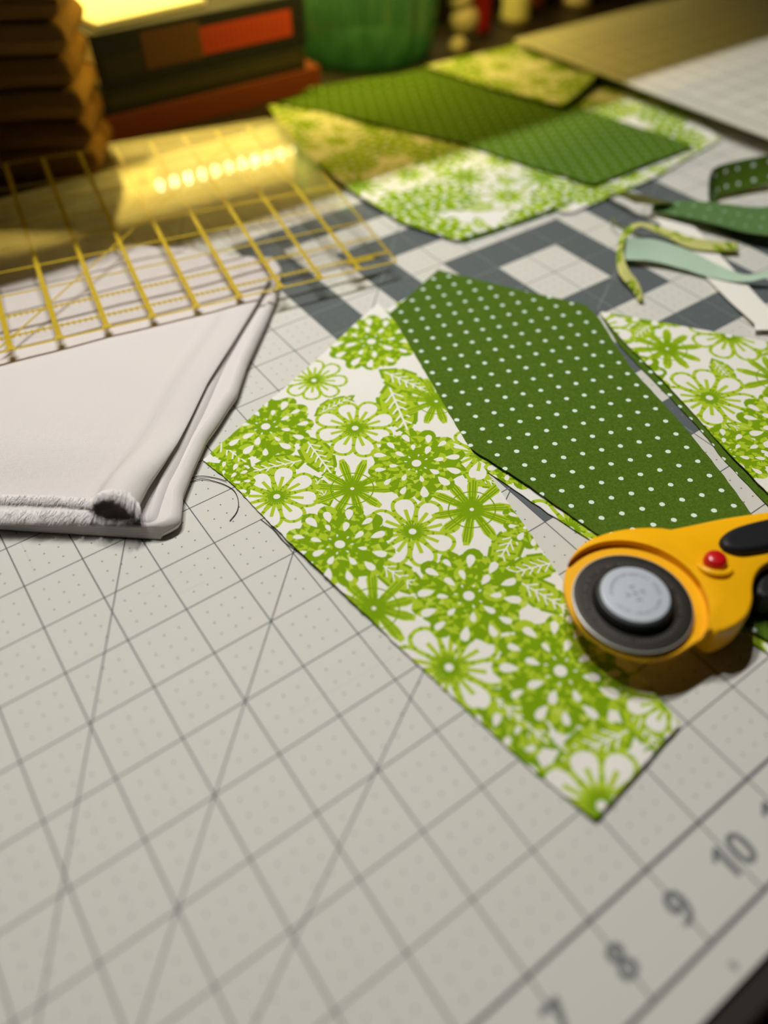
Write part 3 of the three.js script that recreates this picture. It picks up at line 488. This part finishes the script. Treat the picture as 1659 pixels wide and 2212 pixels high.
  const nut = part(t, 'blade_nut', lathe([[0.02, 0.785], [0.575, 0.785], [0.6, 0.8], [0.57, 0.93], [0.53, 0.96], [0.02, 0.96]]), black, 'black plastic blade nut');
  const [c, x] = canvas(512, 512); x.fillStyle = '#b9bfc6'; x.fillRect(0, 0, 512, 512); x.translate(256, 256);
  x.fillStyle = '#70767a'; x.font = 'bold 40px sans-serif'; x.textAlign = 'center'; x.textBaseline = 'middle';
  for (const [a0, a1] of [[-2.55, -1.95], [-1.85, -1.15], [-1.0, -0.15], [0.1, 0.75], [0.95, 1.55], [1.7, 2.4], [2.65, 3.3]]) for (let a = a0; a < a1; a += 0.115) { x.save(); x.rotate(a); x.translate(178, 0); x.rotate(Math.PI / 2); x.globalAlpha = 0.85; const k = hash2(Math.round(a * 100) + 900, 4); x.fillRect(-6, -13, 5, 26); if (k > 0.3) x.fillRect(-6, -13 + 20 * k * 0.9, 13, 5); if (k > 0.6) x.fillRect(3, -13, 5, 26); else x.fillRect(-6, -13, 12, 5); x.restore(); }
  x.globalAlpha = 0.6; x.strokeStyle = '#7d8186'; x.lineWidth = 15; for (let k = 0; k < 4; k++) { x.rotate(Math.PI / 2); x.beginPath(); x.moveTo(12, -30); x.lineTo(12, -70); x.lineTo(48, -48); x.stroke(); }
  const lab = new THREE.CanvasTexture(c); lab.colorSpace = THREE.SRGBColorSpace;
  part(nut, 'hub_cap', planarUV(lathe([[0.02, 0.945], [0.5, 0.945], [0.505, 0.965], [0.485, 0.985], [0.02, 0.985]]), 0.505), new THREE.MeshStandardMaterial({ map: lab, metalness: 0.15, roughness: 0.4 }), 'pale grey printed hub cap');
  // red lock button with its raised lip
  const bu = 5.94 - cu, bv = 5.6 - cv;
  const btn = lathe([[0.0, 0.985], [0.09, 0.98], [0.145, 0.955], [0.17, 0.91], [0.175, 0.8]].reverse(), 40); btn.translate(bu * I, 0, bv * I);
  part(t, 'lock_button', btn, phys('#c20a14', 0.3, { clearcoat: 0.4, clearcoatRoughness: 0.2 }), 'red lock button');
  const lipPts = []; for (let k = 0; k <= 14; k++) { const a = lerp(1.25, 3.6, k / 14); lipPts.push([bu + Math.cos(a) * 0.25, 0.8 + 0.055 * Math.sin(k / 14 * Math.PI), bv + Math.sin(a) * 0.25]); }
  part(t, 'button_lip', tube(lipPts, 0.062, 40, 10), yellow);
  // black thumb pad and grip lining
  const pad = smooth([[6.24, 5.53], [6.32, 5.38], [6.6, 5.34], [7.2, 5.5], [8.2, 5.98], [9.2, 6.5], [9.4, 6.85], [9.1, 7.0], [8.2, 6.6], [7.2, 6.12], [6.62, 5.88], [6.34, 5.72]], 90);
  part(t, 'thumb_pad', extrude(rel(pad), 0.72, 0.95, 0.1), blackRubber, 'black rubber thumb pad');
  const grip = smooth([[6.2, 6.3], [6.45, 6.12], [6.8, 6.05], [7.6, 6.4], [8.9, 7.2], [9.7, 7.6], [9.6, 7.95], [8.8, 7.75], [7.6, 7.05], [6.9, 6.66], [6.55, 6.56], [6.3, 6.5]], 80);
  part(t, 'grip_lining', extrude(rel(grip), 0.03, 0.6, 0.08), black, 'black grip lining along the handle');
}

// ---------------------------------------------------------------- scraps at the right
function ribbon(pts, widths, tilts, seg = 60, th = 0.016, uvScale = 1) {   // pts [u, h, v]; tilt turns the strip about its path
  const c = new THREE.CatmullRomCurve3(pts.map((p) => new THREE.Vector3(...p)), false, 'centripetal');
  const pick = (a, s) => { const k = s * (a.length - 1), i = Math.min(a.length - 2, Math.floor(k)); return lerp(a[i], a[i + 1], k - i); };
  const side = (s, off) => (a, q) => {
    const p = c.getPoint(a), d = c.getTangent(a), w = pick(widths, a), tl = pick(tilts, a);
    const r = new THREE.Vector3(-d.z, 0, d.x).normalize(), up = new THREE.Vector3().crossVectors(r, d).normalize(); if (up.y < 0) up.negate();
    const dir = r.multiplyScalar(Math.cos(tl)).addScaledVector(up, Math.sin(tl)), nn = new THREE.Vector3().crossVectors(dir, d).normalize();
    const e = (q - 0.5) * w, cup = 0.15 * w * (4 * (q - 0.5) ** 2 - 0.5); p.addScaledVector(dir, e).addScaledVector(nn, off + cup * 0.4);
    return [p.x, Math.max(p.y, 0.03), p.z];
  };
  const L = c.getLength(), U = (p, a, q) => [a * L * uvScale, (q - 0.5) * pick(widths, a) * uvScale];
  return mergeGeometries([grid(seg, 8, side(0, th / 2), U), grid(seg, 8, side(0, -th / 2), U, true)]);
}
const dotStrip = dotCloth.clone(); dotStrip.map = dotTex.clone(); dotStrip.map.repeat.set(0.25 / DOT, 0.25 / DOT); dotStrip.map.offset.set(0.2, 0.5); dotStrip.bumpMap = WEAVE;
const fadedStrip = dotStrip.clone(); fadedStrip.map = dotTexture('#587a48', '#86a888', 0.11); fadedStrip.map.repeat.set(0.25 / DOT, 0.25 / DOT);
const paleBack = clothMat(null, { color: col('#b4ccb4') });
{
  tag(part(scene, 'paper_strip', clothPiece([[15.2, -3.6], [13.75, -0.55], [12.95, 1.45], [12.72, 1.62]], [[15.95, -3.2], [14.5, -0.2], [13.55, 1.75], [13.3, 2.0]], 40, 6, (u, v, s) => 0.08 + 0.06 * sm(0.75, 1, s), 0.02, undefined, 0.004), std('#e6e2d8', 0.85)), 'white paper strip lying under the green scraps at right', 'paper strip');
  tag(part(scene, 'fabric_scrap', ribbon([[12.7, 0.35, -2.35], [13.3, 0.3, -1.95], [13.75, 0.22, -1.2], [14.0, 0.15, -0.5], [14.3, 0.2, 0.2], [14.9, 0.5, 0.7]], [0.6, 0.68, 0.6, 0.45, 0.22, 0.12], [-0.5, -0.4, -0.35, -0.3, -0.3, -0.6]), paleBack), 'pale mint scrap tapering to a point across the white paper strip', 'scrap', null);
  tag(part(scene, 'fabric_scrap', ribbon([[20.6, 0.6, -2.6], [19.4, 0.55, -2.75], [18.2, 0.5, -3.1], [17.35, 0.45, -3.25], [16.8, 0.3, -2.9], [16.5, 0.1, -2.5]], [0.7, 0.75, 0.8, 0.8, 0.6, 0.3], [1.0, 1.0, 1.05, 1.1, 1.0, 0.6]), dotStrip), 'dark green dotted scrap standing in a bend at the top of the scrap tangle', 'scrap');
  tag(part(scene, 'fabric_scrap', ribbon([[15.2, 0.25, -3.6], [15.7, 0.35, -2.75], [16.1, 0.4, -1.9], [16.4, 0.45, -1.2], [16.9, 0.6, -0.5], [17.8, 0.7, 0.2]], [0.35, 0.7, 0.95, 1.1, 1.2, 1.2], [-0.3, -0.25, -0.2, -0.2, -0.3, -0.4]), fadedStrip), 'mid green dotted scrap curving through the middle of the scrap tangle', 'scrap');
  const olive = clothMat(floralTile.clone(), { color: col('#d6d88a') });
  tag(part(scene, 'fabric_scrap', ribbon([[11.62, 0.12, -0.72], [11.85, 0.2, -1.15], [12.05, 0.28, -1.75], [12.5, 0.4, -2.3], [13.2, 0.45, -2.75], [13.9, 0.4, -2.9], [14.3, 0.3, -2.35], [14.55, 0.22, -1.7], [15.0, 0.2, -1.2], [15.4, 0.2, -0.9]], [0.16, 0.22, 0.24, 0.2, 0.26, 0.3, 0.3, 0.34, 0.34, 0.3], [1.2, 1.0, 0.8, 1.0, 0.5, 0.1, -0.2, -0.4, -0.3, -0.2], 90), olive), 'narrow olive floral selvage curling off the left end of the scrap tangle', 'scrap');
  tag(part(scene, 'fabric_scrap', ribbon([[14.9, 0.2, -5.0], [14.85, 0.35, -4.4], [14.75, 0.5, -3.9], [15.1, 0.45, -3.5], [15.6, 0.3, -3.3], [15.8, 0.15, -3.0]], [0.2, 0.35, 0.42, 0.4, 0.35, 0.2], [0.3, 0.6, 1.0, 0.8, 0.4, 0.2]), olive), 'short twisted olive floral shred above the mint scrap', 'scrap');
  tag(part(scene, 'fabric_scrap', ribbon([[14.1, 0.1, -3.9], [13.75, 0.25, -3.75], [13.6, 0.3, -3.3], [13.75, 0.2, -2.95], [14.0, 0.1, -2.75]], [0.08, 0.1, 0.1, 0.1, 0.06], [0.8, 1, 1, 0.9, 0.5], 40), olive), 'thin looped thread-like shred beside the far floral wedge', 'scrap');
}

// ---------------------------------------------------------------- raised second mat
{
  const u0 = 20.8, u1 = 44, v0 = -15.6, v1 = 9, t = thing('raised_mat', 'second grey cutting mat raised on a dark board at the right', 'cutting mat', null, V(u0, 0, v0));
  const w = u1 - u0, d = v1 - v0;
  const [c, x] = canvas(1024, 1024); x.setTransform(1024 / w, 0, 0, 1024 / d, 0, 0); x.fillStyle = '#c6c1b5'; x.fillRect(0, 0, w, d); x.fillStyle = '#ece5d0';
  for (let a = 1; a < w; a++) x.fillRect(a - 0.04, 0.8, 0.08, d - 1.6); for (let a = 1; a < d; a++) x.fillRect(0.8, a - 0.04, w - 1.6, 0.08);
  const g = rbox(w, 0.12, d, 0.05); g.translate(w / 2 * I, 0.62 * I, d / 2 * I); { const p = g.attributes.position, uv = g.attributes.uv; for (let i = 0; i < p.count; i++) uv.setXY(i, p.getX(i) / I, p.getZ(i) / I); }
  part(t, 'mat_surface', g, new THREE.MeshStandardMaterial({ map: planTexture(c, 0, 0, w, d), roughness: 0.7 }));
  const b = rbox(w - 1.4, 0.56, d - 1.2, 0.04); b.translate((w / 2 + 0.7) * I, 0.28 * I, (d / 2 + 0.3) * I);
  part(t, 'base_board', b, std('#1a140f', 0.8), 'dark board below the mat');
}

// ---------------------------------------------------------------- books
function book(name, label, u0, u1, h0, h1, v0, depth, cover, more) {
  const t = thing(name, label, 'book', 'books stacked at the back', V((u0 + u1) / 2, h0, v0)), w = u1 - u0, h = h1 - h0;
  const pages = rbox(w - 0.2, h - 0.12, depth - 0.2, 0.03); pages.translate(0, h / 2 * I, (-depth / 2 - 0.05) * I); part(t, 'pages', pages, std('#cdbf98', 0.9));
  const lo = rbox(w, 0.06, depth, 0.025); lo.translate(0, 0.03 * I, -depth / 2 * I); part(t, 'cover', lo, cover);
  const hi = rbox(w, 0.06, depth, 0.025); hi.translate(0, (h - 0.03) * I, -depth / 2 * I); part(t, 'cover', hi, cover);
  const sp = new THREE.CylinderGeometry(h / 2 * I, h / 2 * I, w * I, 24, 1, false, 0, Math.PI); sp.rotateZ(Math.PI / 2); sp.scale(1, 1, 0.14 / (h / 2)); sp.rotateX(0); sp.translate(0, h / 2 * I, -0.06 * I);
  const spine = rbox(w, h, 0.14, 0.05); spine.translate(0, h / 2 * I, -0.07 * I); const back = part(t, 'spine', spine, cover); void sp;
  if (more) more(back, w, h); return t;
}
const label = (t, u0, u1, h0, h1, m, name = 'spine_label') => { const g = rbox(u1 - u0, h1 - h0, 0.02, 0.008, 1); g.translate((u0 + u1) / 2 * I, (h0 + h1) / 2 * I, 0.005 * I); part(t, name, g, m); };
book('book', 'bottom book of the stack with a faded orange spine', 5.0, 13.15, -MT, 0.68, -17.5, 5.0, std('#843a10', 0.7));
book('book', 'thin dark book second from the bottom of the stack', 5.1, 12.6, 0.7, 1.36, -17.55, 5.0, std('#241f12', 0.7), (t, w, h) => label(t, -3.6, 3.6, 0.2, 0.5, std('#3d3516', 0.8)));
book('book', 'thick black book with a bright orange title block on its spine', 5.2, 12.75, 1.38, 2.95, -17.6, 5.0, std('#0d0b09', 0.65), (t, w, h) => {
  const [c, x] = canvas(512, 128); x.fillStyle = '#b03607'; x.fillRect(0, 0, 512, 128); x.fillStyle = '#9a2805'; for (let k = 0; k < 16; k++) x.fillRect(30 + k * 29, 20, 9, 88);
  const tx = new THREE.CanvasTexture(c); tx.colorSpace = THREE.SRGBColorSpace;
  label(t, -0.2, 3.2, 0.42, 1.2, new THREE.MeshStandardMaterial({ map: tx, roughness: 0.7 }));
  label(t, -2.2, -0.2, 0.35, 1.4, std('#5e3a0c', 0.7), 'spine_picture'); label(t, -3.6, -2.25, 0.3, 0.9, std('#2c2410', 0.8), 'spine_picture');
});
{
  const t = thing('note_pad', 'white note pad lying on top of the book stack', 'note pad', null, V(7.35, 2.97, -20.0), 0.12);
  const g = rbox(3.9, 0.16, 3.7, 0.03); g.translate(0, 0.08 * I, 0); part(t, 'paper_block', g, std('#f1ecda', 0.9));
  const k = rbox(3.9, 0.04, 3.7, 0.01); k.translate(0, 0.0 * I, 0); part(t, 'card_back', k, std('#8a7a55', 0.9));
}

// ---------------------------------------------------------------- folded brown fabrics
{
  const words = ['bottom', 'second from the bottom', 'third from the bottom', 'fourth from the bottom', 'fifth from the bottom', 'topmost', ''];
  const brown = ['#946a34', '#8a6230', '#a0763a', '#8e662c', '#987038', '#84602e', '#98703a'];
  for (let k = 0; k < 6; k++) {
    const h = 0.82, y = -MT + k * h, t = thing('folded_fabric', `${words[k]} brown fabric in the folded stack left of the books`, 'folded fabric', 'brown fabrics in the folded stack', V(3.65 + rr(-0.08, 0.08), y, -15.5 + rr(-0.06, 0.06)), -0.5 + rr(-0.03, 0.03));
    const W = 6.5, D = 2.9, m = clothMat(null, { color: col(brown[k]) });   // local: corner at the origin, reaching to -x and -z
    const leaf = (y0, y1, s) => grid(48, 40, (a, b) => {
      const r = (y1 - y0) / 2; let px, py;                     // underside, rounded edge, top side
      if (a < 0.35) { px = -W * (1 - a / 0.35); py = y0; } else if (a < 0.65) { const g = (a - 0.35) / 0.3 * Math.PI; px = r * 0.8 * Math.sin(g); py = (y0 + y1) / 2 - r * Math.cos(g); } else { px = -W * (a - 0.65) / 0.35; py = y1; }
      const e = clamp(Math.min(b, 1 - b) / 0.09), pinch = 0.02 + 0.98 * Math.sqrt(e * (2 - e));
      return [px + s + 0.06 * noise(k * 5 + py * 2, b * 4), (y0 + y1) / 2 + (py - (y0 + y1) / 2) * pinch + 0.02 * noise(b * 5 + k, px), -D * b];
    });
    part(t, 'fold', leaf(0.01, h - 0.01, -0.02), m);
  }
  void words[6];
}

// ---------------------------------------------------------------- green glass jar, spools and boxes at the back
{
  const t = thing('green_jar', 'tall fluted green glass jar behind the dark green fabric', 'jar', null, V(16.75, -MT, -19.8)); t.scale.set(1.14, 1.05, 1.14);
  const prof = [[0.02, 0.15], [1.9, 0.0], [2.25, 0.15], [2.38, 0.6], [2.5, 2.0], [2.62, 4.5], [2.6, 7.2], [2.45, 7.6]], n = 160, m = 40;
  const g = grid(m, n, (s, a) => { const [r, h] = polyAt(prof, s), th = a * Math.PI * 2, fl = sm(0.2, 0.3, s), rr2 = r * (1 - fl * 0.09 * (1 - Math.abs(Math.sin(th * 7)))); return [rr2 * Math.cos(th), h, rr2 * Math.sin(th)]; }, (p, s, a) => [a * 10, s * 8], true);
  part(t, 'glass_body', g, new THREE.MeshPhysicalMaterial({ color: col('#5d9a78'), roughness: 0.12, transmission: 0.62, thickness: 0, ior: 1.5, side: THREE.DoubleSide }));
  const rim = new THREE.TorusGeometry(2.45 * I, 0.09 * I, 12, 64); rim.rotateX(Math.PI / 2); rim.translate(0, 7.6 * I, 0); part(t, 'rim', rim, phys('#2a8a5c', 0.2));
}
function spool(label2, u, v, r, h, c, dark) {
  const t = thing('thread_spool', label2, 'thread spool', 'thread spools along the back wall', V(u, -MT, v)), L = (pts) => new THREE.LatheGeometry(pts.map(([a, b]) => new THREE.Vector2(a * I, b * I)), 32), plastic = std(dark, 0.5);
  const pts = []; for (let k = 0; k <= 60; k++) { const a = k / 60; pts.push([r * (1 - 0.12 * a) + 0.02 * (k % 2), 0.2 + (h - 0.4) * a]); }
  part(t, 'thread', L([[0.1, 0.2], ...pts, [0.1, h - 0.2]]), std(c, 0.6));
  part(t, 'base_flange', L([[0.02, 0], [r * 1.1, 0], [r * 1.12, 0.08], [r * 1.1, 0.2], [0.02, 0.2]]), plastic); part(t, 'top_flange', L([[0.02, h - 0.2], [r * 0.95, h - 0.2], [r * 0.97, h - 0.08], [r * 0.8, h], [0.02, h]]), plastic);
}
spool('tall red thread spool right of the cream beads', 21.9, -18.9, 0.44, 4.2, '#a80a10', '#300808');
spool('pale yellow thread spool, bright, behind the corner of the raised mat', 24.3, -19.3, 0.62, 3.2, '#efe9b0', '#6b6040');
spool('orange thread spool right of the pale yellow one', 26.2, -20.3, 0.5, 3.4, '#b8560c', '#3a1c08');
spool('cream thread spool behind the raised mat', 28.2, -19.4, 0.6, 2.6, '#e8dcc0', '#6b5a40');
spool('rust brown thread spool rightmost of the back row', 30.3, -20.0, 0.6, 3.0, '#8a4310', '#2c1606');
{
  const t = thing('bead_strand', 'strand of large cream beads hanging beside the green jar', 'beads', null, V(19.6, 0, -18.0)), m = std('#a99c84', 0.5);
  for (const [du, h, dv, r] of [[0.0, 0.28, 0.55, 0.32], [0.62, 1.0, 0.1, 0.5], [0.45, 1.75, 0.0, 0.42], [0.2, 2.35, 0.0, 0.45], [0.5, 3.1, 0, 0.45], [0.3, 3.9, 0, 0.45]]) { const g = new THREE.SphereGeometry(r * 1.15 * I, 24, 16); g.translate(du * I, (h - MT) * I, dv * I); part(t, 'bead', g, m); }
  part(t, 'cord', tube([[0.0, 0.28, 0.55], [0.5, 1.0, 0.15], [0.3, 2.3, 0], [0.5, 3.1, 0], [0.3, 3.9, 0], [0.3, 8.9, 0]], 0.05, 40, 6), std('#6b5f4a', 0.8));
}
{
  const t = thing('storage_box', 'long dark brown storage box along the back wall behind the spools', 'box', null, V(29.2, -MT, -21.9));
  const g = rbox(18, 3.2, 1.5, 0.08); g.translate(0, 1.6 * I, 0); part(t, 'box_body', g, std('#24180e', 0.8));
  const l = rbox(18.2, 0.5, 1.7, 0.08); l.translate(0, 3.35 * I, 0); part(t, 'lid', l, std('#2c1d10', 0.8));
}

// ---------------------------------------------------------------- LED strips
{
  const t = thing('led_strip', 'row of warm LED lights fixed along the back wall, mirrored in the ruler', 'light strip');
  const tape = rbox(22, 0.4, 0.05, 0.015, 1); tape.translate(18.6 * I, 7.82 * I, -22.96 * I); part(t, 'tape', tape, std('#efe6c8', 0.6));
  const bm = new THREE.MeshStandardMaterial({ color: 0xffffff, emissive: new THREE.Color(1, 0.86, 0.45), emissiveIntensity: 55 }), bg = rbox(0.13, 0.13, 0.06, 0.02, 1);
  for (let k = 0; k < 30; k++) { const b = part(t, 'led', bg, bm); b.position.copy(V(8.5 + k * 0.669, 7.82, -22.9)); if (k % 5 === 2) { const l = new THREE.PointLight(new THREE.Color(1, 0.86, 0.45), 0.004); l.shadow.radius = 0.06; l.castShadow = true; l.position.copy(b.position); l.name = 'led_light'; scene.add(l); } }
  const ctl = rbox(1.5, 1.25, 0.4, 0.12); ctl.translate(7.55 * I, 7.3 * I, -22.8 * I); const unit = part(t, 'controller', ctl, std('#f4efd8', 0.5), 'white controller box');
  const eye = new THREE.CylinderGeometry(0.14 * I, 0.14 * I, 0.06 * I, 20); eye.rotateX(Math.PI / 2); eye.translate(7.7 * I, 7.25 * I, -22.6 * I); part(unit, 'sensor', eye, std('#57503a', 0.5));
}
STRIPS.forEach((S, k) => {
  const t = thing('shelf_light', ['warm light strip under the shelf close to the wall', 'warm light strip under the shelf near its front edge'][k], 'light strip', null, V(S.u, S.h, S.v));
  const turn = (g) => g.rotateX(S.tilt);
  const g = rbox(S.len + 0.5, 0.16, 0.7, 0.04, 1); g.translate(0, 0.08 * I, 0); part(t, 'channel', turn(g), std('#d8d0b8', 0.5));
  const e = rbox(S.len, 0.06, 0.45, 0.02, 1); e.translate(0, -0.03 * I, 0); part(t, 'diffuser_light', turn(e), new THREE.MeshStandardMaterial({ color: 0xffffff, emissive: WARM, emissiveIntensity: 6 }));
  const lip = rbox(S.len + 6, 1.3, 0.12, 0.03, 1); lip.translate(0, -0.43 * I, 0.66 * I); part(t, 'front_lip', lip, std('#1f160e', 0.85));
});

renderer.render(scene, camera);
